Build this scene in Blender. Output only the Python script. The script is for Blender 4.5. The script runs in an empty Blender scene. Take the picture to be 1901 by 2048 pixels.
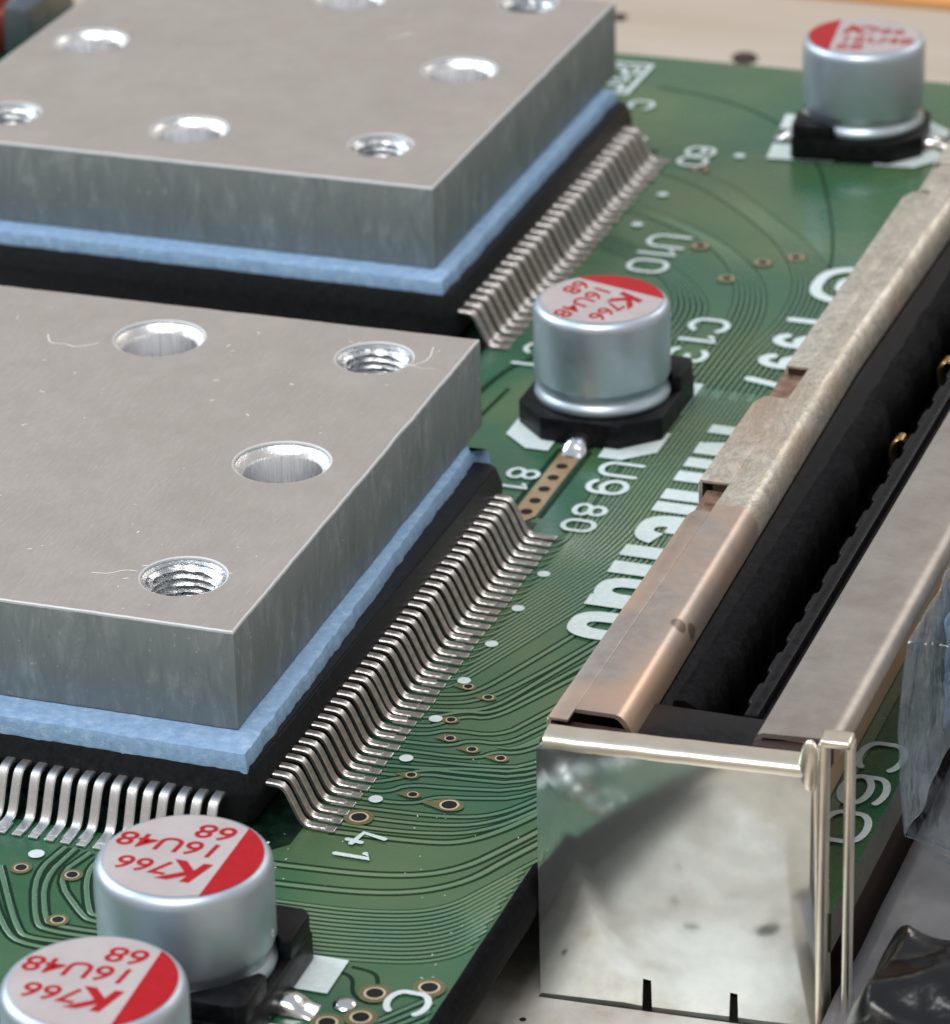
import bpy, bmesh, math, random
from mathutils import Matrix, Vector, noise
random.seed(7)
SC = bpy.context.scene
COL = SC.collection
PI = math.pi
# ---------------------------------------------------------------- camera (1 unit = 1 mm)
cam_d = bpy.data.cameras.new('camera')
cam = bpy.data.objects.new('camera', cam_d); COL.objects.link(cam)
cam_d.sensor_fit = 'HORIZONTAL'; cam_d.sensor_width = 36.0
cam_d.lens = 8130.3 / 1901 * 36
cam_d.shift_x = 134.7 / 1901; cam_d.shift_y = -319.9 / 1901
cam_d.clip_start = 5; cam_d.clip_end = 3000
cam.matrix_world = (Matrix.Translation((49.052, -122.290, 75.083)) @ Matrix.Rotation(0.368533, 4, 'Z')
                    @ Matrix.Rotation(1.162486, 4, 'X') @ Matrix.Rotation(-0.031175, 4, 'Z'))
cam_d.dof.use_dof = True
cam_d.dof.focus_distance = 152.5 * math.cos(math.radians(4))
cam_d.dof.aperture_fstop = 0.17
SC.camera = cam
# ---------------------------------------------------------------- light
world = bpy.data.worlds.new('World'); SC.world = world; world.use_nodes = True
wt = world.node_tree; wn = wt.nodes; bg = wn['Background']
tc = wn.new('ShaderNodeTexCoord'); sx = wn.new('ShaderNodeSeparateXYZ'); rp = wn.new('ShaderNodeValToRGB')
mp = wn.new('ShaderNodeMapRange'); mp.inputs['From Min'].default_value = -1; mp.inputs['From Max'].default_value = 1
wt.links.new(tc.outputs['Generated'], sx.inputs[0]); wt.links.new(sx.outputs['Z'], mp.inputs['Value'])
wt.links.new(mp.outputs[0], rp.inputs[0]); wt.links.new(rp.outputs[0], bg.inputs['Color'])
cr = rp.color_ramp; cr.elements[0].position = 0.3; cr.elements[0].color = (.10, .11, .12, 1)
cr.elements[1].position = 1.0; cr.elements[1].color = (.55, .60, .66, 1)
for p_, c_ in ((.49, (.10, .11, .12, 1)), (.55, (.44, .41, .38, 1)), (.74, (.62, .57, .53, 1)), (.88, (.50, .52, .55, 1))):
    e = cr.elements.new(p_); e.color = c_
bg.inputs['Strength'].default_value = 0.85
def area(name, loc, target, size, energy, color, sy=None):
    l = bpy.data.lights.new(name, 'AREA'); l.energy = energy; l.color = color
    l.shape = 'RECTANGLE'; l.size = size; l.size_y = sy or size
    o = bpy.data.objects.new(name, l); COL.objects.link(o); o.location = loc
    o.rotation_euler = (Vector(target) - Vector(loc)).to_track_quat('-Z', 'Y').to_euler()
    return o
area('window_light', (-420, 60, 330), (0, 20, 0), 330, 1.7e6, (.78, .89, 1.0), 240)
area('overhead_light', (10, -270, 560), (0, 20, 0), 260, 2.5e6, (1.0, .98, .96), 260)
area('back_window_light', (200, 520, 380), (0, 20, 0), 200, 0.55e6, (1.0, .96, .9), 120)
SC.view_settings.view_transform = 'Standard'; SC.view_settings.look = 'None'
SC.view_settings.exposure = 0.0; SC.view_settings.gamma = 1.0
SC.cycles.max_bounces = 8
# ---------------------------------------------------------------- helpers
def tag(o, label=None, cat=None, group=None, kind=None):
    for k, v in (('label', label), ('category', cat), ('group', group), ('kind', kind)):
        if v: o[k] = v
    return o
def empty(name, loc, rz=0, **k):
    o = bpy.data.objects.new(name, None); COL.objects.link(o); o.location = loc; o.rotation_euler = (0, 0, rz)
    o.empty_display_size = 1
    return tag(o, **k)
def link_mesh(name, me, parent=None, mats=None):
    o = bpy.data.objects.new(name, me); COL.objects.link(o)
    if mats:
        for m in (mats if isinstance(mats, (list, tuple)) else [mats]): me.materials.append(m)
    if parent: o.parent = parent
    return o
def smooth(me, ang=40):
    me.shade_smooth()
    bm = bmesh.new(); bm.from_mesh(me)
    for e in bm.edges:
        if len(e.link_faces) == 2 and e.calc_face_angle(0) > math.radians(ang): e.smooth = False
    bm.to_mesh(me); bm.free()
class MB:
    def __init__(s): s.bm = bmesh.new(); s.mi = 0
    def _f(s, vs):
        try:
            f = s.bm.faces.new(vs); f.material_index = s.mi; return f
        except ValueError: return None
    def box(s, x0, x1, y0, y1, z0, z1, bev=0, seg=2):
        t = bmesh.new(); vs = [t.verts.new((x, y, z)) for x in (x0, x1) for y in (y0, y1) for z in (z0, z1)]
        for q in ((0, 1, 3, 2), (4, 6, 7, 5), (0, 4, 5, 1), (2, 3, 7, 6), (0, 2, 6, 4), (1, 5, 7, 3)): t.faces.new([vs[i] for i in q])
        if bev: bmesh.ops.bevel(t, geom=t.edges[:], offset=bev, segments=seg, affect='EDGES', profile=.5)
        s.merge(t)
    def merge(s, t, M=None):
        bmesh.ops.recalc_face_normals(t, faces=t.faces[:])
        m = {}
        for v in t.verts: m[v] = s.bm.verts.new(M @ v.co if M else v.co)
        for f in t.faces: s._f([m[v] for v in f.verts])
        t.free()
    def prism(s, pts, z0, z1, bev=0, seg=2, top_only=False, M=None):
        t = bmesh.new(); a = [t.verts.new((x, y, z0)) for x, y in pts]; b = [t.verts.new((x, y, z1)) for x, y in pts]
        t.faces.new(a); t.faces.new(b); n = len(pts)
        for i in range(n): t.faces.new([a[i], a[(i + 1) % n], b[(i + 1) % n], b[i]])
        if bev:
            ed = [e for e in t.edges if (not top_only or e.verts[0].co.z == z1 or e.verts[1].co.z == z1)]
            bmesh.ops.bevel(t, geom=ed, offset=bev, segments=seg, affect='EDGES', profile=.5)
        s.merge(t, M)
    def poly(s, pts, z):
        s._f([s.bm.verts.new((x, y, z)) for x, y in pts])
    def disc(s, c, r, z, n=24, ry=None, rot=0):
        ry = ry or r
        s.poly([(c[0] + r * math.cos(a) * math.cos(rot) - ry * math.sin(a) * math.sin(rot),
                 c[1] + r * math.cos(a) * math.sin(rot) + ry * math.sin(a) * math.cos(rot)) for a in [2 * PI * i / n for i in range(n)]], z)
    def lathe(s, prof, c=(0, 0, 0), n=64, a0=0, a1=2 * PI):
        rings = []; full = abs(a1 - a0 - 2 * PI) < 1e-6; m = n if full else n + 1
        for r, z in prof:
            if r < 1e-6: rings.append([s.bm.verts.new((c[0], c[1], c[2] + z))])
            else: rings.append([s.bm.verts.new((c[0] + r * math.cos(a0 + (a1 - a0) * i / n), c[1] + r * math.sin(a0 + (a1 - a0) * i / n), c[2] + z)) for i in range(m)])
        for A, B in zip(rings, rings[1:]):
            for i in range(n if full else n):
                j = (i + 1) % m
                if len(A) == 1 and len(B) == 1: continue
                if len(A) == 1: s._f([A[0], B[j], B[i]])
                elif len(B) == 1: s._f([A[i], A[j], B[0]])
                else: s._f([A[i], A[j], B[j], B[i]])
    def ribbon(s, pts, w, z, cap=False):
        """flat strip of width w along pts (x, y)"""
        P = [Vector(p) for p in pts]; n = len(P); L = []; R = []
        for i in range(n):
            d = (P[min(i + 1, n - 1)] - P[max(i - 1, 0)]).normalized(); nn = Vector((-d.y, d.x)) * w / 2
            L.append(s.bm.verts.new((P[i].x + nn.x, P[i].y + nn.y, z))); R.append(s.bm.verts.new((P[i].x - nn.x, P[i].y - nn.y, z)))
        for i in range(n - 1): s._f([R[i], R[i + 1], L[i + 1], L[i]])
        if cap:
            for k, sg in ((0, -1), (n - 1, 1)):
                d = (P[1] - P[0]).normalized() if k == 0 else (P[-1] - P[-2]).normalized()
                a = math.atan2(d.y, d.x) - PI / 2 + (PI if k == 0 else 0)
                arc = [s.bm.verts.new((P[k].x + w / 2 * math.cos(a + PI * i / 8), P[k].y + w / 2 * math.sin(a + PI * i / 8), z)) for i in range(9)]
                s._f(arc)
    def ribbon3(s, pts, w, z, h=.03):
        P = [Vector(p) for p in pts]; n = len(P); rows = []
        for i in range(n):
            d = (P[min(i + 1, n - 1)] - P[max(i - 1, 0)]).normalized(); nn = Vector((-d.y, d.x))
            rows.append([s.bm.verts.new((P[i].x + nn.x * a, P[i].y + nn.y * a, zz)) for a, zz in ((w / 2 + .015, z - h + .006), (w / 2 - .025, z), (-w / 2 + .025, z), (-w / 2 - .015, z - h + .006))])
        for A, B in zip(rows, rows[1:]):
            for j in range(3): f = s._f([A[j + 1], B[j + 1], B[j], A[j]])
    def sweep(s, pts, prof, closed_prof=True):
        """sweep a profile [(side, up)] along pts lying anywhere; side = horizontal normal"""
        P = [Vector(p) for p in pts]; n = len(P); rings = []
        for i in range(n):
            d = (P[min(i + 1, n - 1)] - P[max(i - 1, 0)]).normalized()
            sd = Vector((d.y, -d.x, 0)); sd = sd.normalized() if sd.length > 1e-6 else Vector((1, 0, 0)); up = sd.cross(d)
            rings.append([s.bm.verts.new(P[i] + sd * a + up * b) for a, b in prof])
        m = len(prof)
        for A, B in zip(rings, rings[1:]):
            for i in range(m if closed_prof else m - 1): s._f([A[i], A[(i + 1) % m], B[(i + 1) % m], B[i]])
        if closed_prof: s._f(rings[0]); s._f(rings[-1][::-1])
    def build(s, name, mats, parent=None, sm=None, recalc=True):
        if recalc: bmesh.ops.recalc_face_normals(s.bm, faces=s.bm.faces[:])
        me = bpy.data.meshes.new(name); s.bm.to_mesh(me); s.bm.free()
        if sm: smooth(me, sm)
        return link_mesh(name, me, parent, mats)
def sheet_up(mb):       # make all flat faces look up
    for f in mb.bm.faces:
        f.normal_update()
        if f.normal.z < 0: f.normal_flip()
def chaikin(pts, k=3):
    P = [Vector(p) for p in pts]
    for _ in range(k):
        Q = [P[0]]
        for a, b in zip(P, P[1:]): Q += [a * .75 + b * .25, a * .25 + b * .75]
        Q.append(P[-1]); P = Q
    return P
def copy_tree(o, parent=None):
    c = o.copy(); COL.objects.link(c)
    if parent: c.parent = parent
    for ch in list(o.children): copy_tree(ch, c)
    return c
# ---------------------------------------------------------------- materials
class NT:
    def __init__(s, name):
        s.m = bpy.data.materials.new(name); s.m.use_nodes = True; s.t = s.m.node_tree; s.n = s.t.nodes
        s.b = s.n['Principled BSDF']; s.tc = s.n.new('ShaderNodeTexCoord')
    def new(s, typ, **k):
        n = s.n.new(typ)
        for a, v in k.items():
            if hasattr(n, a): setattr(n, a, v)
            else: n.inputs[a.replace('_', ' ')].default_value = v
        return n
    def link(s, a, b): s.t.links.new(a, b)
    def set(s, **k):
        for a, v in k.items():
            nm = a.replace('_', ' ')
            s.b.inputs[nm].default_value = v if not (isinstance(v, tuple) and len(v) == 3) else (*v, 1)
        return s
    def mapping(s, scale=(1, 1, 1), rot=(0, 0, 0)):
        n = s.n.new('ShaderNodeMapping'); n.inputs['Scale'].default_value = scale; n.inputs['Rotation'].default_value = rot
        s.link(s.tc.outputs['Object'], n.inputs[0]); return n.outputs[0]
    def noise(s, scale, detail=4, rough=.6, vec=None, dist=0):
        n = s.n.new('ShaderNodeTexNoise'); n.inputs['Scale'].default_value = scale; n.inputs['Detail'].default_value = detail
        n.inputs['Roughness'].default_value = rough; n.inputs['Distortion'].default_value = dist
        s.link(vec or s.tc.outputs['Object'], n.inputs['Vector']); return n.outputs['Fac']
    def vor(s, scale, vec=None):
        n = s.n.new('ShaderNodeTexVoronoi'); n.inputs['Scale'].default_value = scale
        s.link(vec or s.tc.outputs['Object'], n.inputs['Vector']); return n.outputs['Distance']
    def ramp(s, fac, stops):
        r = s.n.new('ShaderNodeValToRGB'); e = r.color_ramp.elements
        while len(e) < len(stops): e.new(.5)
        for el, (p, c) in zip(e, stops): el.position = p; el.color = (*c, 1) if isinstance(c, tuple) else (c, c, c, 1)
        s.link(fac, r.inputs[0]); return r.outputs[0]
    def mix(s, fac, a, b):
        n = s.n.new('ShaderNodeMix'); n.data_type = 'RGBA'
        for k, sock, v in ((0, n.inputs[0], fac), (6, n.inputs[6], a), (7, n.inputs[7], b)):
            if isinstance(v, (int, float)): sock.default_value = v if k == 0 else (v, v, v, 1)
            elif isinstance(v, tuple): sock.default_value = (*v, 1)
            else: s.link(v, sock)
        return n.outputs[2]
    def bump(s, h, strength=.3, dist=.05):
        n = s.n.new('ShaderNodeBump'); n.inputs['Strength'].default_value = strength; n.inputs['Distance'].default_value = dist
        s.link(h, n.inputs['Height']); s.link(n.outputs[0], s.b.inputs['Normal'])
    def col(s, c): s.link(c, s.b.inputs['Base Color']); return s
    def rgh(s, c): s.link(c, s.b.inputs['Roughness']); return s
def metal(name, base, rough, grain=1.5, gs=.25, stretch=(1, 1, 1), bump=.15, tint=None, spots=None):
    t = NT(name); t.set(Metallic=1.0, Roughness=rough)
    v = t.mapping(stretch); n1 = t.noise(grain, 6, .65, v)
    b = Vector(base)
    t.col(t.ramp(n1, [(.3, tuple(b * (1 - gs))), (.7, tuple(b * (1 + gs * .5)))]))
    t.rgh(t.ramp(n1, [(.3, rough + .12), (.7, rough - .06)]))
    t.bump(n1, bump, .05); return t
# heatsink body: paler top, darker mottled sides, split by face normal
t = NT('machined_aluminium'); t.set(Metallic=1.0)
geo = t.n.new('ShaderNodeNewGeometry'); sp = t.n.new('ShaderNodeSeparateXYZ'); t.link(geo.outputs['True Normal'], sp.inputs[0])
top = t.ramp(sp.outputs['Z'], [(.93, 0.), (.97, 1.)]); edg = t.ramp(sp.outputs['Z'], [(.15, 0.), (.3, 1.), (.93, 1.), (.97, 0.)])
big = t.noise(.35, 5, .6); fine = t.noise(9, 5, .7, t.mapping((1, .25, 1), (0, 0, .5)))
grime = t.noise(1.1, 8, .7, t.mapping((1, 1, .3)), .6)
streak = t.noise(.5, 7, .7, t.mapping((1, 1, .9)), 1.0); fsc = t.noise(3.0, 6, .8, t.mapping((1, 1, .8), (.5, .3, 0)))
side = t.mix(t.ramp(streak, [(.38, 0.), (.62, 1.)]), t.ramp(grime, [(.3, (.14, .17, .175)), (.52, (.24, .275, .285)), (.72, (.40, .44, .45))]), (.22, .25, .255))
dust = t.ramp(t.vor(1.6, t.mapping((1, 1, 1))), [(.03, 1.), (.05, 0.)])
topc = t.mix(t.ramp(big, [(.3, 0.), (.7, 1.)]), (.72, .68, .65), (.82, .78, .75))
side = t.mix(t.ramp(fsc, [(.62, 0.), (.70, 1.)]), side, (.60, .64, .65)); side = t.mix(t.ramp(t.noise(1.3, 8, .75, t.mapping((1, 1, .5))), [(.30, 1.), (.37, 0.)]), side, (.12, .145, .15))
scr = None
for an, th in ((.35, .645), (1.25, .66), (2.3, .65)):
    q_ = t.ramp(t.noise(1.0, 3, .6, t.mapping((26, .55, 1), (0, 0, an))), [(th, 0.), (th + .02, 1.)]); scr = q_ if scr is None else t.mix(q_, scr, 1.0)
topc = t.mix(scr, topc, (.90, .88, .86))
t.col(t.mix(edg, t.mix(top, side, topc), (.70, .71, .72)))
mt = t.n.new('ShaderNodeMapRange'); mt.inputs['To Min'].default_value = .25; t.link(t.mix(edg, top, 1.0), mt.inputs['Value']); t.link(mt.outputs[0], t.b.inputs['Metallic'])
t.rgh(t.mix(top, t.ramp(grime, [(.3, .85), (.7, .65)]), t.ramp(fine, [(.3, .44), (.7, .36)])))
hb = t.mix(top, t.mix(.5, grime, streak), fine); t.bump(hb, .08, .04)
M_ALU = t.m
M_POL = metal('polished_bore', (.97, .97, .98), .26, 3, .25, (2.5, 2.5, .05), .5).m
M_THR = metal('threaded_bore', (.72, .74, .76), .2, 3, .4, (1, 1, 3), .8).m
# blue pad
t = NT('blue_thermal_pad'); t.set(Roughness=.62, Specular_IOR_Level=.3)
n = t.noise(2.2, 8, .7); sp2 = t.noise(7, 4, .8)
c1 = t.ramp(n, [(.3, (.22, .37, .60)), (.55, (.32, .49, .72)), (.75, (.52, .66, .82))])
t.col(t.mix(t.ramp(sp2, [(.27, 1.), (.31, 0.)]), c1, (.06, .10, .17))); t.bump(t.noise(2.5, 9, .75), .8, .12)
M_PAD = t.m
t = NT('black_epoxy'); n = t.noise(4, 8, .75); t.set(Specular_IOR_Level=.22)
t.col(t.ramp(n, [(.35, (.006, .0065, .008)), (.62, (.014, .015, .018)), (.78, (.05, .055, .065))])); t.rgh(t.ramp(n, [(.3, .32), (.7, .6)])); t.bump(t.noise(12, 5, .7), .25, .04)
M_EPX = t.m
t = NT('black_plastic'); n = t.noise(2.5, 6, .7); t.set(Specular_IOR_Level=.16); t.col(t.ramp(n, [(.4, (.004, .004, .005)), (.75, (.014, .014, .017))])); t.rgh(t.ramp(n, [(.3, .28), (.7, .5)])); t.bump(n, .2, .08)
M_BLK = t.m
t = NT('rough_black_plastic'); n = t.noise(3.2, 9, .8)
t.col(t.ramp(n, [(.45, (.003, .003, .004)), (.66, (.012, .012, .015)), (.78, (.16, .16, .17))])); t.set(Roughness=.6, Specular_IOR_Level=.07); t.bump(n, .9, .15)
M_BLKR = t.m
M_PIN = metal('tinned_lead', (.58, .55, .53), .33, 2.6, .5, (1, 1, 1), .5).m
M_PINB = metal('bright_tinned_lead', (.86, .87, .88), .3, 3.0, .2, (1, 1, 1), .3).m
M_SOLD = metal('solder', (.80, .81, .82), .14, 1.2, .12, (1, 1, 1), .5).m
M_CAN = metal('can_aluminium', (.56, .64, .73), .40, .6, .07, (1, 1, 1), .08).m; M_CAN.node_tree.nodes['Principled BSDF'].inputs['Metallic'].default_value = .88
t = NT('can_top_lacquer'); t.set(Metallic=.55, Roughness=.26, Coat_Weight=.5, Coat_Roughness=.15); t.col(t.ramp(t.noise(.5, 3), [(.3, (.62, .56, .58)), (.7, (.74, .69, .71))]))
M_CTOP = t.m
t = NT('red_ink'); t.set(Roughness=.3, Specular_IOR_Level=.25); t.col(t.ramp(t.noise(2.5, 8, .75), [(.25, (.55, .10, .11)), (.36, (.42, .004, .012)), (.7, (.33, .001, .008))])); M_RED = t.m
# solder mask
def mask(name, dark, lite, rough=.22, wear=True):
    t = NT(name); a = t.noise(.11, 3, .5, t.mapping((1, 1, 1))); b = t.noise(1.4, 5, .6)
    c = t.mix(t.ramp(a, [(.38, 0.), (.62, 1.)]), dark, lite)
    sc = t.ramp(t.noise(3.2, 10, .85), [(.68, 0.), (.74, 1.)])
    t.col(t.mix(sc, c, tuple(Vector(lite) * 1.6)) if wear else c); t.set(Specular_IOR_Level=.5, Coat_Weight=.25, Coat_Roughness=.12)
    t.rgh(t.ramp(b, [(.3, rough + .1), (.7, rough)])); t.bump(b, .06, .05); return t.m
M_POUR = mask('green_solder_mask', (.016, .100, .052), (.066, .128, .054))
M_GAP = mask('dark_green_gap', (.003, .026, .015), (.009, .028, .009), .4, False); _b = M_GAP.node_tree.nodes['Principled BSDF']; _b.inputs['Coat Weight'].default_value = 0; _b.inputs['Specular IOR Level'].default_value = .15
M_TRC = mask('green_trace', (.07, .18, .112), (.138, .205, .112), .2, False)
M_EDGE = mask('board_core', (.03, .035, .02), (.05, .05, .03), .5, False)
t = NT('white_silkscreen'); t.col(t.ramp(t.noise(4, 9, .8), [(.27, (.22, .36, .30)), (.34, (.50, .60, .60)), (.6, (.66, .74, .74))])); t.set(Roughness=.45); M_SILK = t.m
t = NT('shade_and_flux_mask'); t.set(Roughness=.25); t.col(t.ramp(t.noise(1.5, 6), [(.4, (.003, .010, .007)), (.7, (.010, .030, .018))])); M_FLUX_SHADE = t.m  # near-black green: painted shade between the pins, with flux at the corner
t = NT('via_mask_tan'); t.col(t.ramp(t.noise(2, 4), [(.3, (.09, .11, .045)), (.7, (.17, .13, .06))])); t.set(Roughness=.3); M_TAN = t.m
t = NT('bare_copper_tan'); t.col(t.ramp(t.noise(1.2, 5), [(.3, (.36, .22, .11)), (.7, (.46, .33, .20))])); t.set(Roughness=.32, Metallic=.35); M_GOLD = t.m
t = NT('via_ring'); t.set(Base_Color=(.72, .60, .45), Roughness=.35, Metallic=.4); M_RING = t.m
t = NT('drilled_hole'); t.set(Base_Color=(.003, .003, .003), Roughness=.9); M_HOLE = t.m
# shield sheets
t = NT('worn_shield_metal'); t.set(Metallic=.92)
n = t.noise(.9, 10, .75); w = t.noise(.10, 4, .5, t.mapping((1, .8, 1))); cr_ = t.vor(1.3, t.mapping((1, .35, 1)))
base = t.ramp(n, [(.28, (.40, .37, .33)), (.48, (.70, .66, .58)), (.72, (.90, .88, .78))])
rust = t.ramp(w, [(.56, 0.), (.66, 1.)])
c = t.mix(rust, base, (.66, .50, .38)); dk = t.ramp(t.noise(1.6, 9, .8, t.mapping((1, .5, 1))), [(.27, 1.), (.33, 0.)])
ck = t.ramp(t.noise(.7, 12, .85, t.mapping((1.6, .5, 1)), 1.2), [(.485, 0.), (.497, 1.), (.503, 1.), (.515, 0.)])
t.col(t.mix(ck, t.mix(dk, c, (.12, .09, .07)), (.26, .22, .18))); t.rgh(t.ramp(n, [(.3, .60), (.7, .42)])); t.bump(n, .25, .08)
M_SHD = t.m
t = NT('bronzed_shield_metal'); t.set(Metallic=.85, Roughness=.42); n = t.noise(.9, 10, .75); w = t.noise(.16, 4, .5)
ring = t.ramp(t.vor(.16), [(.05, 1.), (.07, 0.)])
t.col(t.mix(ring, t.mix(t.ramp(w, [(.34, 0.), (.50, 1.)]), t.ramp(n, [(.3, (.40, .36, .34)), (.7, (.60, .54, .50))]), (.70, .50, .38)), (.25, .2, .17))); t.bump(n, .2, .06)
M_SHF = t.m
t = NT('dull_brown_metal'); t.set(Metallic=.85, Roughness=.45); n = t.noise(.6, 8, .7); t.col(t.ramp(n, [(.3, (.36, .32, .29)), (.7, (.50, .465, .425))])); t.bump(n, .15, .06)
M_SHR = t.m
t = NT('brown_inner_metal'); t.set(Metallic=.7, Roughness=.4); t.col(t.ramp(t.noise(1.4, 6), [(.3, (.14, .06, .04)), (.7, (.52, .36, .27))])); M_BRN = t.m
t = NT('dark_brown'); t.set(Base_Color=(.03, .014, .012), Roughness=.7); M_DBRN = t.m
t = NT('mirror_shield_metal'); t.set(Metallic=.92)
n = t.noise(.9, 7, .7); sc = t.noise(5, 5, .7, t.mapping((3, 3, .12)))
spot = t.ramp(t.noise(.9, 7, .7), [(.70, 0.), (.73, 1.)])
t.col(t.mix(spot, t.ramp(n, [(.3, (.66, .72, .72)), (.7, (.80, .85, .84))]), (.55, .46, .38))); t.rgh(t.ramp(n, [(.3, .14), (.7, .09)])); t.bump(t.mix(.5, n, sc), .012, .03)
M_MIR = t.m
t = NT('pale_folded_metal'); t.set(Metallic=.9, Roughness=.3); t.col(t.ramp(t.noise(.7, 5), [(.3, (.72, .66, .56)), (.7, (.90, .85, .74))])); M_PALE = t.m
t = NT('orange_reflection_metal'); t.set(Metallic=.25, Roughness=.38); t.col(t.ramp(t.noise(.4, 4), [(.3, (.62, .34, .17)), (.7, (.72, .46, .28))])); M_REFL = t.m  # shield wall metal, tinted orange as if reflecting the table
t = NT('gold_contact'); t.set(Metallic=1.0, Roughness=.3, Base_Color=(.72, .46, .20)); M_AU = t.m
t = NT('plywood'); v = t.mapping((.02, .25, 1), (0, 0, .1)); n = t.noise(1.2, 6, .6, v, .6)
c = t.ramp(n, [(.3, (.42, .345, .27)), (.7, (.50, .43, .36))]); kn = t.ramp(t.vor(.045), [(.05, 1.), (.08, 0.)])
t.col(t.mix(kn, c, (.05, .03, .02))); t.set(Roughness=.6); M_WOOD = t.m
t = NT('orange_wood'); t.set(Roughness=.5); t.col(t.ramp(t.noise(.02, 4), [(.3, (.72, .32, .10)), (.7, (.80, .42, .16))])); M_ORG = t.m
t = NT('clear_film'); tr = t.n.new('ShaderNodeBsdfTransparent'); tr.inputs[0].default_value = (.86, .90, .92, 1); gl = t.n.new('ShaderNodeBsdfGlossy'); gl.inputs['Roughness'].default_value = .05; gl.inputs[0].default_value = (.9, .95, 1, 1)
bp_ = t.n.new('ShaderNodeBump'); bp_.inputs['Strength'].default_value = 1.0; bp_.inputs['Distance'].default_value = .4; t.link(t.noise(.45, 4, .55, t.mapping((1, 1, .35))), bp_.inputs['Height']); t.link(bp_.outputs[0], gl.inputs['Normal'])
lw = t.n.new('ShaderNodeLayerWeight'); lw.inputs['Blend'].default_value = .35; t.link(bp_.outputs[0], lw.inputs['Normal']); ms = t.n.new('ShaderNodeMixShader')
t.link(t.ramp(lw.outputs['Facing'], [(.1, .03), (.95, .6)]), ms.inputs[0]); t.link(tr.outputs[0], ms.inputs[1]); t.link(gl.outputs[0], ms.inputs[2]); t.link(ms.outputs[0], t.n['Material Output'].inputs['Surface']); M_CLR = t.m
t = NT('blue_film'); t.set(Roughness=.15, Alpha=.55, Base_Color=(.22, .38, .62)); t.bump(t.noise(.8, 5, .6), .8, .5); M_BLF = t.m
t = NT('grey_film'); t.set(Roughness=.35); t.col(t.ramp(t.noise(.25, 4), [(.3, (.11, .11, .12)), (.7, (.17, .17, .18))])); t.bump(t.noise(.3, 3), .3, .5); M_GRY = t.m
t = NT('black_bag'); t.set(Base_Color=(.004, .004, .005), Roughness=.2); t.bump(t.noise(.8, 3, .5), .3, .3); M_BAG = t.m
t = NT('lint'); t.set(Base_Color=(.8, .78, .74), Roughness=.8); M_LINT = t.m
# ---------------------------------------------------------------- setting: table
TZ = -6.5
mb = MB(); mb.poly([(-900, -500), (900, -500), (900, 113.2), (-900, 113.2)], TZ); sheet_up(mb)
tag(mb.build('table_top', M_WOOD), kind='structure', label='pale plywood work surface under the board')
mb = MB(); mb.box(-900, 900, 113.5, 760, TZ - 4, TZ + .8, .5)
tag(mb.build('wooden_board', M_ORG), 'orange wooden board behind the table edge, at the top right', 'board')
for k, (x, y, r) in enumerate(((-14.9, 101.2, .8), (-24.5, 106.5, .5), (-6.2, 103.5, .35))):
    mb = MB(); mb.disc((x, y), r, TZ + .02 + .01 * k, 24, r * 1.5, .3); sheet_up(mb); tag(mb.build('table_knot', M_DBRN, recalc=False), kind='structure')
# ---------------------------------------------------------------- circuit board
pcb = empty('circuit_board', (0, 0, 0), label='green printed circuit board carrying the chips and capacitors', cat='circuit board')
outline = [(-75, -60), (7.25, -60), (7.25, -2.6), (18.1, -2.6), (18.1, 82.6), (-75, 82.0)]
mb = MB(); mb.prism(outline, -1.6, 0, 0)
o = mb.build('base_board', [M_POUR, M_EDGE], pcb)
for f in o.data.polygons:
    if abs(f.normal.z) < .5: f.material_index = 1
# ---- traces
G = MB(); T = MB()
ZG, ZT, ZP, ZS = .005, .030, .060, .080
LAY = [0, 0]
def trace(pts, w=.24, gap=.12, k=3, z=0):
    q = []
    for v in chaikin([Vector((a, b)) for a, b in pts], k):
        if v.y < -2.5 and v.x > 6.95: break
        q.append(v)
    if len(q) < 3: return
    LAY[0] += 1; G.ribbon(q, w + 2 * gap, ZG + .00015 * LAY[0]); T.ribbon3(q, w, ZT + .00015 * LAY[0])
def gapline(pts, w=.13, k=3):
    LAY[0] += 1; G.ribbon([v for v in chaikin([Vector((a, b)) for a, b in pts], k)], w, ZG + .00015 * LAY[0])
def lerp(a, b, t): return a + (b - a) * t
yp = lambda n: -2.6 + .65 * (n - 41)
# wide single lines in the lower half
trace([(-.8, yp(41)), (2.4, -2.35), (4.0, -2.0), (5.2, -.7), (6.4, 1.6), (7.8, 4.4)], .2, .15)
trace([(-6, -5.6), (-1.7, -5.4), (2.4, -5.0), (4.6, -3.9), (5.9, -1.5), (7.4, 1.6), (8.4, 4)], .2, .15)
trace([(-6, -6.8), (-1.2, -6.65), (2.9, -6.15), (5.1, -4.7), (6.2, -2.2), (7.8, .9), (9, 3)], .2, .15)
for i in range(13):                                                # dense curved bus
    y0 = -7.75 - .27 * i; t_ = i / 12
    trace([(-6, y0 - .1), (-.6, y0), (2.6, y0 + .28), (lerp(5.0, 6.2, t_), lerp(-6.6, -9.9, t_)), (lerp(6.2, 7.3, t_), lerp(-4.2, -7.5, t_)), (lerp(7.2, 8.6, t_), lerp(-2.0, -4.5, t_)), (10, lerp(3, 0, t_))], .125, .075)
for i, (a, b) in enumerate((((1.9, -12.35), (5.2, -11.7)), ((2.3, -12.8), (5.0, -12.2)))):
    pass
for i in range(4):                                                 # bus below the letter C
    trace([(4.0 + .2 * i, -16 - .1 * i), (5.1 + .3 * i, -14.3 - .1 * i), (6.4 + .25 * i, -12.3 - .25 * i), (8.2, -9.6 - .35 * i)], .14, .09)
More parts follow.
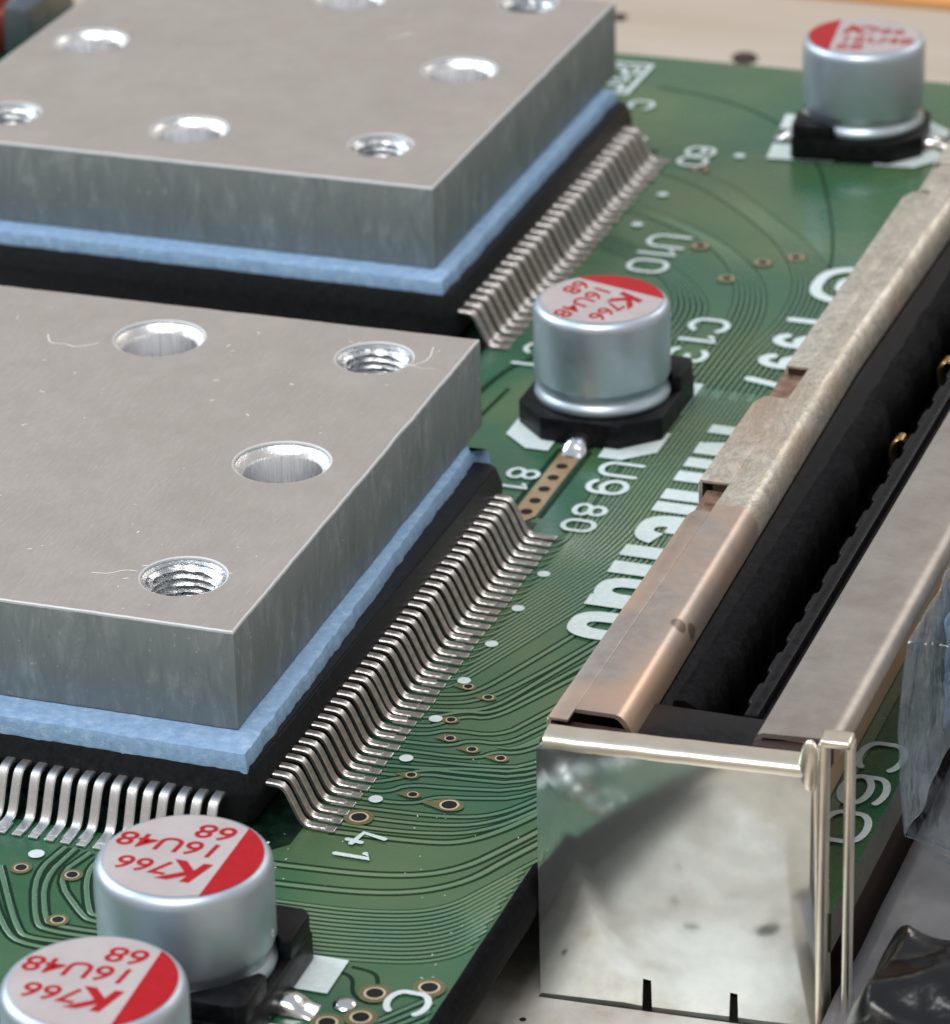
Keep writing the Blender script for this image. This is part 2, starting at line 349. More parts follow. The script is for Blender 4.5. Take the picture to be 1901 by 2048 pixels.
gapline([(3.3, -11.0), (4.2, -11.1), (4.5, -11.6), (4.6, -12.0)], .16); gapline([(2.9, -11.4), (3.6, -11.6), (3.9, -12.6), (4.5, -13.0), (5.0, -12.9)], .16)
# pins 42..58: run right past the vias, then pack together and turn up towards the connector
via_right = [(0.59, 6.62), (1.05, 5.22), (2.14, 4.66), (3.40, 4.33), (.31, 9.35), (1.35, 8.75), (.62, 2.12), (1.19, .75), (2.75, .43), (-.12, -1.62)]
RT = {42: [(.8, -1.95), (2.5, -1.72), (4.2, -1.2), (5.6, .35), (7.5, 4.4)], 43: [(1.2, -1.22), (2.9, -1.0), (4.3, -.5), (5.5, .85), (7.5, 4.9)],
      44: [(1.6, -.50), (3.2, -.28), (4.4, .18), (5.4, 1.35), (7.5, 5.4)], 45: [(1.4, .12), (2.0, .95), (3.3, 1.2), (5.3, 1.85), (7.5, 5.9)],
      46: [(.2, .72), (.7, 1.5), (2.4, 1.72), (5.2, 2.35), (7.5, 6.5)], 47: [(-.3, 1.4), (.9, 2.45), (2.4, 2.5), (5.1, 2.85), (7.5, 7.1)],
      48: [(.2, 2.05), (1.0, 2.85), (2.4, 2.92), (5.0, 3.3), (7.5, 7.8)], 49: [(1.0, 2.85), (2.4, 3.28), (4.9, 3.72), (7.5, 8.6)],
      50: [(1.4, 3.45), (3.2, 3.68), (4.7, 4.15), (7.5, 9.5)], 51: [(2.5, 4.05), (3.0, 4.85), (3.9, 4.95), (4.7, 6.1), (7.5, 11.6)],
      52: [(1.2, 4.70), (1.75, 5.4), (3.2, 5.45), (4.0, 7.0), (7.5, 14)], 53: [(.1, 5.35), (.7, 5.95), (2.8, 6.0), (3.6, 7.8), (7, 15.5)],
      54: [(-.2, 5.95), (.1, 6.1), (.9, 7.15), (2.0, 7.2), (3.0, 9.2), (7, 18)], 55: [(-.1, 6.75), (.8, 7.55), (1.9, 7.6), (2.8, 9.6), (7, 19.5)],
      56: [(.4, 7.4), (1.7, 7.95), (2.5, 9.9), (6, 19.5)], 57: [(.0, 7.95), (.8, 8.3), (2.0, 9.7), (5, 17.5)], 58: [(-.2, 8.6), (.6, 8.95), (1.3, 10.4), (4.4, 19.2)]}
for n, q in RT.items():
    trace([(-.8, yp(n))] + q, .15, .12, 2)
for k in range(3): trace([(2.4, 2.3 - .38 * k), (3.4, 2.35 - .38 * k)] if False else [(3.0, 5.2 + .0 * k), (3.6, 5.22 + .0 * k), (4.35, 6.6 - .33 * k), (7.5, 12.9 - .6 * k)], .09, .06)
# pins 59..80: straight to the diagonal bus (direction 1 : 2.9), then parallel to the connector
for n in range(59, 81):
    y = yp(n); k = n - 59
    xt = lerp(4.1, -.35, k / 21); L = xt + .45
    trace([(-.8, y), (-.45, y + .05), (-.05, y + .75), (xt, y + .75 + 2.9 * max(L, .3) * .95), (xt, y + 14 + 1.2 * k * 0), (xt + .05, 39.5)] if n < 79 else
          [(-.8, y), (-.4, y + .1), (-.1, y + 1.2), (xt - .2, y + 4), (xt - .2, 38)], .11, .075)
# arcs sweeping to the far chip
for i in range(14):
    r = i * .29
    trace([(-.30 + r, 38.6), (-.2 + r, 43.5), (.55 + r * .93, 48.5), (.1 + r * .9, 53), (-1.6 + r * .8, 57.0), (-4.2 + r * .66, 60.6), (-7.2 + r * .45, 63.0 + r * .5), (-9.0, 64.2 + r * .6)] if i > 5 else
          [(-.30 + r, 38.6), (-.25 + r, 43.5), (-.2 + r, 47.8), (-.9 + r * .9, 51.5), (-2.4 + r * .75, 54.6), (-4.6 + r * .6, 57.2), (-7.6, 59.0 + r * .6), (-9.0, 59.6 + r * .7)], .10, .095)
for i in range(6): trace([(-3.1 + .3 * i, 44.0), (-2.9 + .3 * i, 46.5), (-3.2 + .3 * i, 49), (-4.6 + .25 * i, 51.6), (-6.6 + .1 * i, 53.4 + .2 * i), (-9, 54.6 + .35 * i)], .10, .09)
# big ground arc near the far board edge
gapline([(-13, 77.6), (-8.5, 76.6), (-4.0, 73.0), (-1.5, 68.5), (.5, 63), (2.2, 57.5), (3.2, 52)], .12)
# lower left corner
for L in ([(-9.6, -6.6), (-9.9, -8.61), (-8.47, -11.66), (-7.81, -12.11), (-5.0, -11.91)], [(-9.21, -6.6), (-9.44, -8.86), (-8.21, -11.38), (-7.74, -11.71), (-5.0, -11.56)],
          [(-8.57, -6.7), (-9.06, -8.64), (-7.08, -10.74), (-6.53, -11.04), (-5.0, -10.97)], [(-8.0, -6.5), (-8.15, -8.05), (-6.97, -10.41), (-6.59, -10.67), (-5.0, -10.6)],
          [(-11.31, -8.56), (-8.86, -12.35), (-8.13, -12.78), (-5.0, -12.34)], [(-11.87, -8.74), (-9.31, -12.49), (-8.12, -13.24), (-5.0, -12.89)]):
    trace(L, .16, .14, 2)
# strip between the chips and the mid capacitor
gapline([(-3.35, 24.6), (-3.3, 31.5)], .22); gapline([(-1.9, 24.6), (-1.9, 31.5)], .22)
gapline([(-8.9, 33), (-8.6, 38.5), (-7.6, 40.8)], .3); gapline([(-8.0, 31), (-7.6, 37)], .2)
T.ribbon([Vector((16.2, -1)), Vector((16.2, 80))], .5, ZT + .02)  # not a trace: pale strip paints the highlight beside the slot wall
sheet_up(G); sheet_up(T)
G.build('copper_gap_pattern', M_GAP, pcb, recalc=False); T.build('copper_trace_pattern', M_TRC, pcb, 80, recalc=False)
# ---- bare strip under the middle capacitor lead
mb = MB(); mb.poly([(-3.1, 24.6), (-2.62, 23.6), (-2.1, 24.6), (-2.1, 31.9), (-3.1, 31.9)], ZP); sheet_up(mb); mb.build('bare_copper_strip', M_GOLD, pcb, recalc=False)
for y in (24.91, 26.04, 27.25, 28.46, 29.66, 30.88):
    mb = MB(); mb.disc((-2.6, y), .26, ZS, 18); sheet_up(mb); mb.build('plated_hole', M_HOLE, pcb, recalc=False)
# ---- vias
def via(x, y, r=.24, tear=None, big=False):
    mb = MB(); mb.mi = 0
    R = r * 1.95
    if tear:
        a = tear; pts = [(R * math.cos(a + t_), R * .8 * math.sin(a + t_)) for t_ in [(-2.1 + 4.2 * i / 14) for i in range(15)]] + [(-R * 2.0 * math.cos(a), -R * 2.0 * math.sin(a))]
        mb.poly(pts, 0)
    else: mb.disc((0, 0), R, 0, 24)
    mb.mi = 1; mb.disc((0, 0), r * 1.28, .008, 24); mb.mi = 2; mb.disc((0, 0), r, .016, 24); sheet_up(mb)
    o = mb.build('via', [M_TAN, M_RING, M_HOLE], pcb, recalc=False); o.location = (x, y, ZP)
for x, y in via_right[:8]: via(x, y, .17, .12)
via(2.75, .43, .29, .1); via(-.12, -1.42, .29)
for x, y in ((4.69, -12.42), (6.34, -11.51), (4.77, -13.96), (3.8, -14.62)): via(x, y, .30)
for x, y in ((-10.49, -8.5), (-8.51, -8.4), (-7.69, -11.37)): via(x, y, .21)
via(-9.6, -14.4, .4)
for x, y in ((-4.17, 55.96), (-.65, 54.73), (-1.76, 52.3), (.73, 55.84), (-7.2, 66.1)): via(x, y, .26)
mb = MB(); mb.lathe([(.42, 0), (.36, .06), (.2, .1), (0, .12)], (3.95, -13.35, ZP), 20); mb.build('soldered_via', M_SOLD, pcb, 60)
# ---- silkscreen: stroke lettering (read towards -y, tops towards +x, as on the real board)
def arc_(cx, cy, rx, ry, a0, a1, n=14): return [(cx + rx * math.cos(math.radians(lerp(a0, a1, i / n))), cy + ry * math.sin(math.radians(lerp(a0, a1, i / n)))) for i in range(n + 1)]
GL = {  # unit glyphs: width .62, height 1
 'U': [[(0, 1), (0, .3)] + arc_(.3, .3, .3, .3, 180, 360) + [(.6, 1)]],
 'C': [arc_(.33, .68, .3, .32, 30, 180, 9) + arc_(.33, .32, .3, .32, 180, 330, 9)],
 '9': [arc_(.3, .68, .3, .32, 0, 360, 20), [(.6, .68), (.6, .35)] + arc_(.3, .3, .3, .3, 0, -140, 10)],
 '6': [arc_(.3, .32, .3, .32, 0, 360, 20), [(0, .32), (0, .65)] + arc_(.3, .7, .3, .3, 180, 40, 10)],
 '8': [arc_(.3, .75, .25, .25, 0, 360, 18), arc_(.3, .26, .3, .26, 0, 360, 20)],
 '0': [arc_(.3, .7, .3, .3, 0, 180, 10) + arc_(.3, .3, .3, .3, 180, 360, 10) + [(.6, .7)]],
 '1': [[(.1, .78), (.32, 1), (.32, 0)]],
 '3': [arc_(.28, .75, .28, .25, 150, -80, 12), arc_(.28, .26, .32, .26, 90, -150, 12)],
 '4': [[(.45, .05), (.5, .45)], [(.15, 1), (0, .35), (.62, .22)]],
 '7': [[(0, 1), (.6, 1), (.25, 0)]],
 'P': [[(0, 0), (0, 1), (.35, 1)] + arc_(.35, .74, .25, .26, 90, -90, 8) + [(0, .48)]],
 'D': [[(0, 0), (0, 1), (.25, 1)] + arc_(.25, .5, .35, .5, 90, -90, 10) + [(0, 0)]],
}
def write(txt, x, y, h, sw, adv=None, wid=1.0, th=-PI / 2, z=ZS, parent=pcb, name='printed_reference'):
    """baseline starts at (x, y); reading direction angle th"""
    mb = MB(); pen = 0; c, s = math.cos(th), math.sin(th); adv = adv or h * .95; kk = 0
    for ch in txt:
        for st in GL.get(ch, []):
            q = [(pen + a * h * wid, b * h) for a, b in st]
            kk += 1; cl = math.hypot(q[0][0] - q[-1][0], q[0][1] - q[-1][1]) < 1e-4
            mb.ribbon([Vector((x + a * c - b * s, y + a * s + b * c)) for a, b in q], sw, z + .0015 * kk, cap=not cl)
        pen += adv
    sheet_up(mb); return mb.build(name, M_SILK, parent, recalc=False)
write('U9', -.88, 30.65, 1.65, .27, 1.8, 1.25)
write('80', -.72, 26.3, 1.32, .24, 1.55, 1.25)
write('81', -4.6, 28.9, 1.3, .22, 1.35, 1.15)
write('C13', -1.75, 47.2, 1.7, .30, 1.85, 1.35)
write('41', .0, -2.45, 1.35, .22, 1.25, 1.0)
write('C', 5.28, -11.95, 1.4, .24, 1.4, 1.6); write('0', 5.28, -14.3, 1.4, .24, 1.4, 1.4)
write('C1', -8.3, 42.3, 1.6, .25, 1.9, 1.3)
write('U10', -6.8, 56.75, 1.85, .27, 1.65, 1.3)
write('60', -8.6, 69.1, 1.4, .27, 1.45, 1.45)
write('C60', 16.2, 9.8, 1.65, .28, 2.75, 2.1)
write('11', 16.3, -.2, 1.2, .14, .8, 1)
write('C', -13.6, 75.1, 1.2, .25, 1.4, 1.6); write('1', -12.1, 69.8, 1.0, .25)
# framed mark at the far edge
mb = MB(); q = [(-16.6, 80.6), (-14.35, 80.7), (-14.35, 75.9), (-16.6, 75.9)]
for k, (a, b) in enumerate(zip(q, q[1:] + q[:1])): mb.ribbon([Vector(a), Vector(b)], .28, ZS + .0015 * k, cap=True)
sheet_up(mb); mb.build('printed_frame', M_SILK, pcb, recalc=False)
write('P10', -16.2, 80.0, 1.4, .3, 1.4, 1.3)
# bold wordmark and year, one part per letter
mb = MB()
def letter():
    global mb
    sheet_up(mb); mb.build('printed_letter', M_SILK, pcb, recalc=False); mb = MB()
LB = [0]
def blk(x0, y0, x1, y1): LB[0] += 1; mb.poly([(x0, y0), (x1, y0), (x1, y1), (x0, y1)], ZS + .0012 * LB[0])
XB = 2.42; XH = 5.4; XC = 6.7
blk(XB, 34.87, XC, 35.75); mb.poly([(XB, 33.0), (XB, 33.75), (XC - .2, 34.95), (XC - 1.6, 34.95)], ZS + .0006); blk(XB + .02, 32.62, XC, 33.8)
letter()
blk(XB, 31.2, XH, 32.15); letter()
blk(XB, 29.7, XH, 30.7); blk(XB, 27.8, XH - .3, 28.8); blk(XH - .9, 28.7, XH, 29.8); letter()
blk(XB, 26.55, XC, 27.5); letter()
blk(XB, 22.1, XH, 23.15); blk(XB, 20.45, XH - .3, 21.55); blk(XH - .9, 21.5, XH, 22.2); letter()
def oval(cx, cy, rx, ry, ix, iy, icx=None, icy=None, cut=None, n=40):
    icx = cx if icx is None else icx; icy = cy if icy is None else icy
    def sup(t_, a, b): c, s = math.cos(t_), math.sin(t_); return (a * math.copysign(abs(c) ** .75, c), b * math.copysign(abs(s) ** .75, s))
    rng = [2 * PI * i / n for i in range(n + 1)]
    LB[0] += 1
    for a, b in zip(rng, rng[1:]):
        if cut and cut(a): continue
        o0, o1, i0, i1 = sup(a, rx, ry), sup(b, rx, ry), sup(a, ix, iy), sup(b, ix, iy)
        mb.poly([(cx + o0[0], cy + o0[1]), (cx + o1[0], cy + o1[1]), (icx + i1[0], icy + i1[1]), (icx + i0[0], icy + i0[1])], ZS + .0012 * LB[0])
oval(3.95, 24.85, 1.6, 1.4, .85, .35, cut=lambda a: -1.9 < ((a + PI) % (2 * PI) - PI) < -1.55)
blk(3.6, 24.6, 4.3, 26.0); letter()
blk(XB, 17.4, XC, 18.35); oval(3.95, 18.95, 1.52, 1.15, .8, .33); letter()
oval(3.95, 15.75, 1.6, 1.2, .85, .33); letter()
oval(4.75, 53.0, 2.4, 2.35, 1.85, 1.75); letter(); oval(4.75, 53.0, 1.25, 1.15, .75, .6, cut=lambda a: -2.1 < ((a + PI) % (2 * PI) - PI) < -1.0)
letter()
write('1997', 2.62, 48.9, 2.7, .5, 2.45, .75, name='printed_year')
# reference dots
for y in [3.25 * i for i in range(7)]:
    mb = MB(); mb.disc((0, y), .27, ZS, 20); sheet_up(mb); mb.build('printed_dot', M_SILK, pcb, recalc=False)
for x, y in ((-8.0, 62.1), (-8.0, 57.8), (-5.79, 68.5), (-10.37, -7.46)):
    mb = MB(); mb.disc((x, y), .3, ZS, 20); sheet_up(mb); mb.build('printed_dot', M_SILK, pcb, recalc=False)
mb = MB(); mb.ribbon([Vector((-2.6, -4.1)), Vector((-3.4, -6.9))], .12, ZS); sheet_up(mb); mb.build('printed_line', M_SILK, pcb, recalc=False)
# capacitor outlines on the board are placed together with the capacitors below
# ---------------------------------------------------------------- chips
def lead_mesh(name, pts, w, th, mat):
    mb = MB(); q = chaikin([Vector((a, 0, b)) for a, b in pts], 2); P = q; n = len(P); rings = []
    for i in range(n):
        d = (P[min(i + 1, n - 1)] - P[max(i - 1, 0)]).normalized(); up = Vector((-d.z, 0, d.x)) * th / 2
        b = .3 * th
        rings.append([mb.bm.verts.new(P[i] + Vector((0, sy, 0)) + up * k) for sy, k in ((-w / 2, -1), (w / 2, -1), (w / 2, .4), (w / 2 - b, 1), (-w / 2 + b, 1), (-w / 2, .4))])
    for A, B in zip(rings, rings[1:]):
        for i in range(6): mb._f([A[i], A[(i + 1) % 6], B[(i + 1) % 6], B[i]])
    mb._f(rings[0]); mb._f(rings[-1][::-1])
    bmesh.ops.recalc_face_normals(mb.bm, faces=mb.bm.faces[:])
    me = bpy.data.meshes.new(name); mb.bm.to_mesh(me); mb.bm.free(); smooth(me, 35); me.materials.append(mat); return me
def chip(cx, cy, half, n, pitch, y_first, reach, label, side_mat, front_mat, w, nfront, fr_last, fz=1.0):
    c = empty('microchip', (cx, cy, 0), label=label, cat='chip', group='square chips soldered to the board')
    mb = MB()
    def sq(h, ch): return [(-h + ch, -h), (h - ch, -h), (h, -h + ch), (h, h - ch), (h - ch, h), (-h + ch, h), (-h, h - ch), (-h, -h + ch)]
    secs = [(half - .35, .25), (half - .02, .45), (half, 1.55)] if fz < 1 else [(half - .35, .25), (half, 1.55)]
    secs += [(half, 1.8), (half - .22, 2.65)]; rings = []
    for h, z in secs: rings.append([mb.bm.verts.new((x, y, z)) for x, y in sq(h, .35)])
    for A, B in zip(rings, rings[1:]):
        for i in range(8): mb._f([A[i], A[(i + 1) % 8], B[(i + 1) % 8], B[i]])
    mb._f(rings[0]); mb._f(rings[-1])
    bmesh.ops.recalc_face_normals(mb.bm, faces=mb.bm.faces[:])
    bmesh.ops.bevel(mb.bm, geom=mb.bm.edges[:], offset=.07, segments=2, affect='EDGES')
    mb.build('chip_body', M_EPX, c, 50)
    prof = [(-.25, 1.68), (.45, 1.68), (.72, 1.55), (1.0, .95), (1.28, .32), (1.5, .13), (1.8, .10), (reach, .10)]
    me = lead_mesh('pin', prof, w, .15, side_mat); mf = lead_mesh('pin', [(a, .1 + (b - .1) * fz) for a, b in prof], w * 1.18, .15, front_mat)
    pads = MB(); pads2 = MB()
    for i in range(n):
        o = link_mesh('pin', me, c); o.location = (half, y_first - cy + pitch * i, random.uniform(-.02, .02)); o.rotation_euler = (0, 0, random.gauss(0, .022))
        y = y_first - cy + pitch * i; pads.box(half + reach - .55, half + reach + .42 + random.uniform(-.05, .05), y - w * .55, y + w * .55, .02, .10 + random.uniform(0, .05), .035, 2)
    for i in range(nfront):
        x = fr_last - cx - pitch * i
        o = link_mesh('pin', mf, c); o.location = (x, -half, random.uniform(-.02, .02)); o.rotation_euler = (0, 0, -PI / 2 + random.gauss(0, .022))
        pads2.box(x - w * .55, x + w * .55, -half - reach - .3, -half - reach + .5, .02, .12, .035, 2)
    pads.build('solder_pads', side_mat, c); pads2.build('solder_pads', front_mat, c)
    fl = MB(); fl.poly([(cx - half, cy - half - 1.35), (cx + half + .2, cy - half - 1.35), (cx + half + 1.35, cy - half), (cx + half + 1.35, cy + half), (cx - half, cy + half)], ZG + .02); sheet_up(fl)  # dark sheet painting the shade under the pin rows, plus corner flux
    fl.build('painted_shade_under_chip', M_FLUX_SHADE, pcb, recalc=False)
    return c
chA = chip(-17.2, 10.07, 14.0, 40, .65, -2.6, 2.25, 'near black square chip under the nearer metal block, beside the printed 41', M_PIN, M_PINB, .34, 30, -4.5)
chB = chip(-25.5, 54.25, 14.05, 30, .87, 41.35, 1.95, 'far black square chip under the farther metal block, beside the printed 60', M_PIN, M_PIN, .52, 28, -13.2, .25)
# ---------------------------------------------------------------- thermal pads
def pad(name_label, x0, x1, y0, y1, z0, z1, taper):
    mb = MB(); pts = []; N = 150
    def edge(a, b):
        for i in range(N):
            t_ = i / N; p = Vector(a).lerp(Vector(b), t_); pts.append((p.x, p.y))
    edge((x0, y0), (x1, y0)); edge((x1, y0), (x1, y1)); edge((x1, y1), (x0, y1)); edge((x0, y1), (x0, y0))
    out = []
    for k, (x, y) in enumerate(pts):
        nx = noise.noise(Vector((x * .8, y * .8, 3))) * .08 + noise.noise(Vector((x * 3, y * 3, 9))) * .06
        cx, cy = (x0 + x1) / 2, (y0 + y1) / 2; hx, hy = (x1 - x0) / 2, (y1 - y0) / 2
        out.append((cx + (x - cx) * (1 + nx / hx) - (taper * (y - y0) / (y1 - y0) if x > cx + hx * .98 else 0), cy + (y - cy) * (1 + nx / hy)))
    a = [mb.bm.verts.new((x, y, z0)) for x, y in out]
    sh = .10
    cx, cy = (x0 + x1) / 2, (y0 + y1) / 2
    m = [mb.bm.verts.new((x, y, lerp(z0, z1, .6))) for x, y in out]
    b = [mb.bm.verts.new((cx + (x - cx) * (1 - sh / 14), cy + (y - cy) * (1 - sh / 14), z1)) for x, y in out]
    n = len(a)
    for A, B in ((a, m), (m, b)):
        for i in range(n): mb._f([A[i], A[(i + 1) % n], B[(i + 1) % n], B[i]])
    mb._f(a); mb._f(b)
    return tag(mb.build('thermal_pad', M_PAD, None, 35), name_label, 'thermal pad', 'blue thermal pads under the metal blocks')
pad('blue thermal pad squeezed between the near metal block and its chip', -31.2, -3.5, -3.7, 24.0, 2.5, 3.25, 1.0)
pad('blue thermal pad squeezed between the far metal block and its chip', -39.2, -12.0, 40.6, 68.0, 2.5, 3.25, .3)
# ---------------------------------------------------------------- heatsink blocks
def block(x0, y0, L, W, rz, z0, H, smoothh, tapped, label):
    """front right corner at (x0, y0); local x runs to -W"""
    r = empty('heatsink_block', (x0, y0, z0), rz, label=label, cat='metal block', group='drilled aluminium blocks on the chips')
    cu = bpy.data.curves.new('block_curve', 'CURVE'); cu.dimensions = '2D'; cu.fill_mode = 'BOTH'
    bev = .10; cu.extrude = H / 2 - bev; cu.bevel_depth = bev; cu.bevel_resolution = 1; cu.offset = -bev
    def spl(pts):
        s = cu.splines.new('POLY'); s.points.add(len(pts) - 1)
        for q, (x, y) in zip(s.points, pts): q.co = (x, y, 0, 1)
        s.use_cyclic_u = True
    out = []
    for (ax, ay), (bx, by) in zip(((-W, 0), (0, 0), (0, L), (-W, L)), ((0, 0), (0, L), (-W, L), (-W, 0))):
        N = 120; dx, dy = (bx - ax) / N, (by - ay) / N
        nl = math.hypot(dx, dy); nx, ny = dy / nl, -dx / nl
        for i in range(N):
            x, y = ax + dx * i, ay + dy * i; w = noise.noise(Vector((x * .7, y * .7, 1 + x0))) * .035 + noise.noise(Vector((x * 4, y * 4, x0))) * .018
            out.append((x + nx * w, y + ny * w))
    spl(out)
    for (hx, hy, hr) in smoothh + tapped:
        spl([(hx + (hr) * math.cos(2 * PI * i / 48), hy + (hr) * math.sin(2 * PI * i / 48)) for i in range(48)])
    tmp = bpy.data.objects.new('tmp_curve', cu); COL.objects.link(tmp)
    dg = bpy.context.evaluated_depsgraph_get(); me = bpy.data.meshes.new_from_object(tmp.evaluated_get(dg)); bpy.data.objects.remove(tmp)
    me.transform(Matrix.Translation((0, 0, H / 2)))
    body = link_mesh('block_body', me, r, M_ALU); smooth(me, 30)
    me.materials.clear(); me.materials.append(M_ALU)
    for f in me.polygons: f.material_index = 0
    for hx, hy, hr in smoothh:
        mb = MB(); mb.lathe([(hr + .06, H - .09), (hr - .32, H - .42), (hr - .34, H - .5), (hr - .34, .02), (0, .02)], (0, 0, 0), 64)
        o = mb.build('drilled_hole', M_POL, r, 40, recalc=False); o.location = (hx, hy, 0)
    for hx, hy, hr in tapped:
        mb = MB(); pr = [(hr + .06, H - .09), (hr - .16, H - .2)]
        z = H - .2
        for k in range(6): pr += [(hr - .12, z - .12), (hr - .34, z - .3)]; z -= .3
        pr += [(hr - .3, z - .2), (hr * .45, z - .55), (0, z - .7)]
        mb.lathe(pr, (0, 0, 0), 64)
        for v in mb.bm.verts:
            a = math.atan2(v.co.y, v.co.x)
            if v.co.z < H - .25: v.co.z += .3 * a / (2 * PI) + .05 * noise.noise(v.co * 2.5); v.co.x *= 1 + .05 * noise.noise(v.co * 1.7 + Vector((hx, 0, 0)))
        o = mb.build('threaded_hole', M_THR, r, 25, recalc=False); o.location = (hx, hy, 0)
    return r
def loc_of(x0, y0, rz, pts, r):
    o = []
    for x, y in pts:
        dx, dy = x - x0, y - y0; c, s = math.cos(-rz), math.sin(-rz); o.append((dx * c - dy * s, dx * s + dy * c, r))
    return o
AX, AY, RA = -4.54, -2.01, .0137
block(AX, AY, 28.0, 28.0, RA, 3.257, 4.07, loc_of(AX, AY, RA, [(-18.04, 22.2), (-8.33, 12.12), (-28.2, 12.0), (-18.1, 1.7)], 1.9), loc_of(AX, AY, RA, [(-8.51, 22.87), (-8.07, 1.65), (-28.0, 1.7), (-28.0, 22.4)], 1.6),
      'near grey aluminium block with drilled and threaded holes, in front')
BX, BY = -12.93, 42.05
block(BX, BY, 28.0, 27.3, .0027, 3.257, 4.07, loc_of(BX, BY, 0, [(-37.03, 57.0), (-17.24, 57.87), (-26.96, 46.25), (-26.6, 67.0)], 1.85), loc_of(BX, BY, 0, [(-17.27, 46.76), (-36.41, 45.96), (-17.28, 68.7), (-36.5, 67.5)], 1.5),
      'far grey aluminium block with drilled holes, behind the other block')
# ---------------------------------------------------------------- capacitors
def text_mesh(body, size, x, y, shear=0, off=0.0, wid=1.0):
    cu = bpy.data.curves.new('txt', 'FONT'); cu.body = body; cu.size = size; cu.shear = shear; cu.offset = off; cu.extrude = .004; cu.align_x = 'LEFT'; cu.resolution_u = 4
    tmp = bpy.data.objects.new('tmp_text', cu); COL.objects.link(tmp)
    dg = bpy.context.evaluated_depsgraph_get(); me = bpy.data.meshes.new_from_object(tmp.evaluated_get(dg)); bpy.data.objects.remove(tmp)
    me.transform(Matrix.Rotation(PI, 4, 'Z') @ Matrix.Translation((x, y, 0)) @ Matrix.Scale(wid, 4, (1, 0, 0)))
    return me
def capacitor(x, y, rz, ztop, label, R=3.07, spin=0.0):
    c = empty('capacitor', (x, y, 0), rz, label=label, cat='capacitor', group='silver can capacitors with red marked tops')
    zb = 1.2; zt = ztop
    # base: square towards the red side, chamfered on the other side, raised ears
    h = 3.35; ch = 1.55
    mb = MB(); mb.prism([(h, -h + .25), (h, h - .25), (h - .25, h), (-h + ch, h), (-h, h - ch), (-h, -h + ch), (-h + ch, -h), (h - .25, -h)], .08, zb, .1, 2)
    mb.build('plastic_base', M_BLK, c, 40)
    for s in (-1, 1):
        mb = MB(); ang = [math.radians(a) for a in (18, 30, 45, 60, 72)]
        inner = [((R + .06) * math.cos(a), s * (R + .06) * math.sin(a)) for a in ang]
        outer = [(h - .05, s * 1.1), (h - .05, s * (h - .35)), (h - .35, s * (h - .05)), (1.1, s * (h - .05))]
        pts = inner[::1] + outer[::-1]
        if s < 0: pts = pts[::-1]
        mb.prism(pts, zb - .1, zb + .75, .09, 2); mb.build('base_corner', M_BLK, c, 40)
    prof = [(0, zb - .05), (R - .25, zb - .05), (R - .06, zb + .05), (R, zb + .2), (R - .03, zb + .38), (R - .17, zb + .5), (R - .24, zb + .62), (R - .22, zb + .78), (R - .08, zb + .98), (R, zb + 1.2),
            (R, zt - .45), (R - .04, zt - .26), (R - .13, zt - .12), (R - .27, zt - .03), (R - .42, zt), (R - .5, zt - .015), (0, zt - .015)]
    mb = MB(); mb.lathe(prof, (0, 0, 0), 96)
    can = mb.build('aluminium_can', [M_CAN, M_CTOP], c, 60)
    for f in can.data.polygons:
        if f.center.z > zt - .03 and math.hypot(f.center.x, f.center.y) < R - .5: f.material_index = 1
    mb = MB(); mb.disc((0, 0), R - .36, zt + .003, 64); sheet_up(mb); mb.build('lacquered_top', M_CTOP, c, recalc=False)
    rr = R - .30; a0 = math.acos(1.5 / rr)
    mb = MB(); mb.poly([(rr * math.cos(a), rr * math.sin(a)) for a in [lerp(-a0, a0, i / 30) for i in range(31)]], zt + .010); sheet_up(mb)
    mb.build('red_stripe', M_RED, c, recalc=False).rotation_euler = (0, 0, spin)
    for body, size, tx, ty, sh, off, wd in (('K', 1.75, -1.3, .38, .25, .055, 1.15), ('766', 1.2, .0, .55, .1, .012, 1.12), ('16U48', 1.25, -1.25, -.95, .1, .012, 1.12), ('68', 1.25, -1.3, -2.12, .1, .012, 1.15)):
        me = text_mesh(body, size, tx, ty, sh, off, wd); o = link_mesh('printed_text', me, c); me.materials.clear(); me.materials.append(M_RED)
        o.location = (0, 0, zt + .014); o.rotation_euler = (0, 0, spin)
    for s in (-1, 1):                                  # terminals
        mb = MB(); q = [Vector((s * 3.2, 0, .55)), Vector((s * 3.55, 0, .62)), Vector((s * 3.95, 0, .5)), Vector((s * 4.25, 0, .22)), Vector((s * 4.6, 0, .06))]
        P = chaikin(q, 2); rings = []
        for i, p in enumerate(P):
            t_ = i / (len(P) - 1); w = .62 * (1 - .25 * t_ * t_); n = 9
            rings.append([mb.bm.verts.new((p.x, w * math.cos(PI * k / (n - 1)), .04 + max(p.z - .04, .01) * math.sin(PI * k / (n - 1)) ** .7)) for k in range(n)])
        for A, B in zip(rings, rings[1:]):
            for i in range(len(A) - 1): mb._f([A[i], A[i + 1], B[i + 1], B[i]])
        mb._f(rings[-1]); mb._f(rings[0]); mb.build('terminal', M_SOLD, c, 60)
    # printed outline belongs to the board, at the same place
    for s in (-1, 1):
        mb = MB()
        mb.poly([(1.0, s * 1.15), (4.55, s * 1.15), (4.55, s * 3.35), (1.0, s * 3.35)], 0); sheet_up(mb)
        o = mb.build('printed_capacitor_outline', M_SILK, pcb, recalc=False); o.location = (x, y, ZS); o.rotation_euler = (0, 0, rz)
        mb = MB(); mb.poly([(-1.0, s * 1.15), (-1.0, s * 3.5), (-3.1, s * 3.5), (-4.3, s * 2.2), (-4.3, s * 1.15)], 0); sheet_up(mb)
        o = mb.build('printed_capacitor_outline', M_SILK, pcb, recalc=False); o.location = (x, y, ZS); o.rotation_euler = (0, 0, rz)
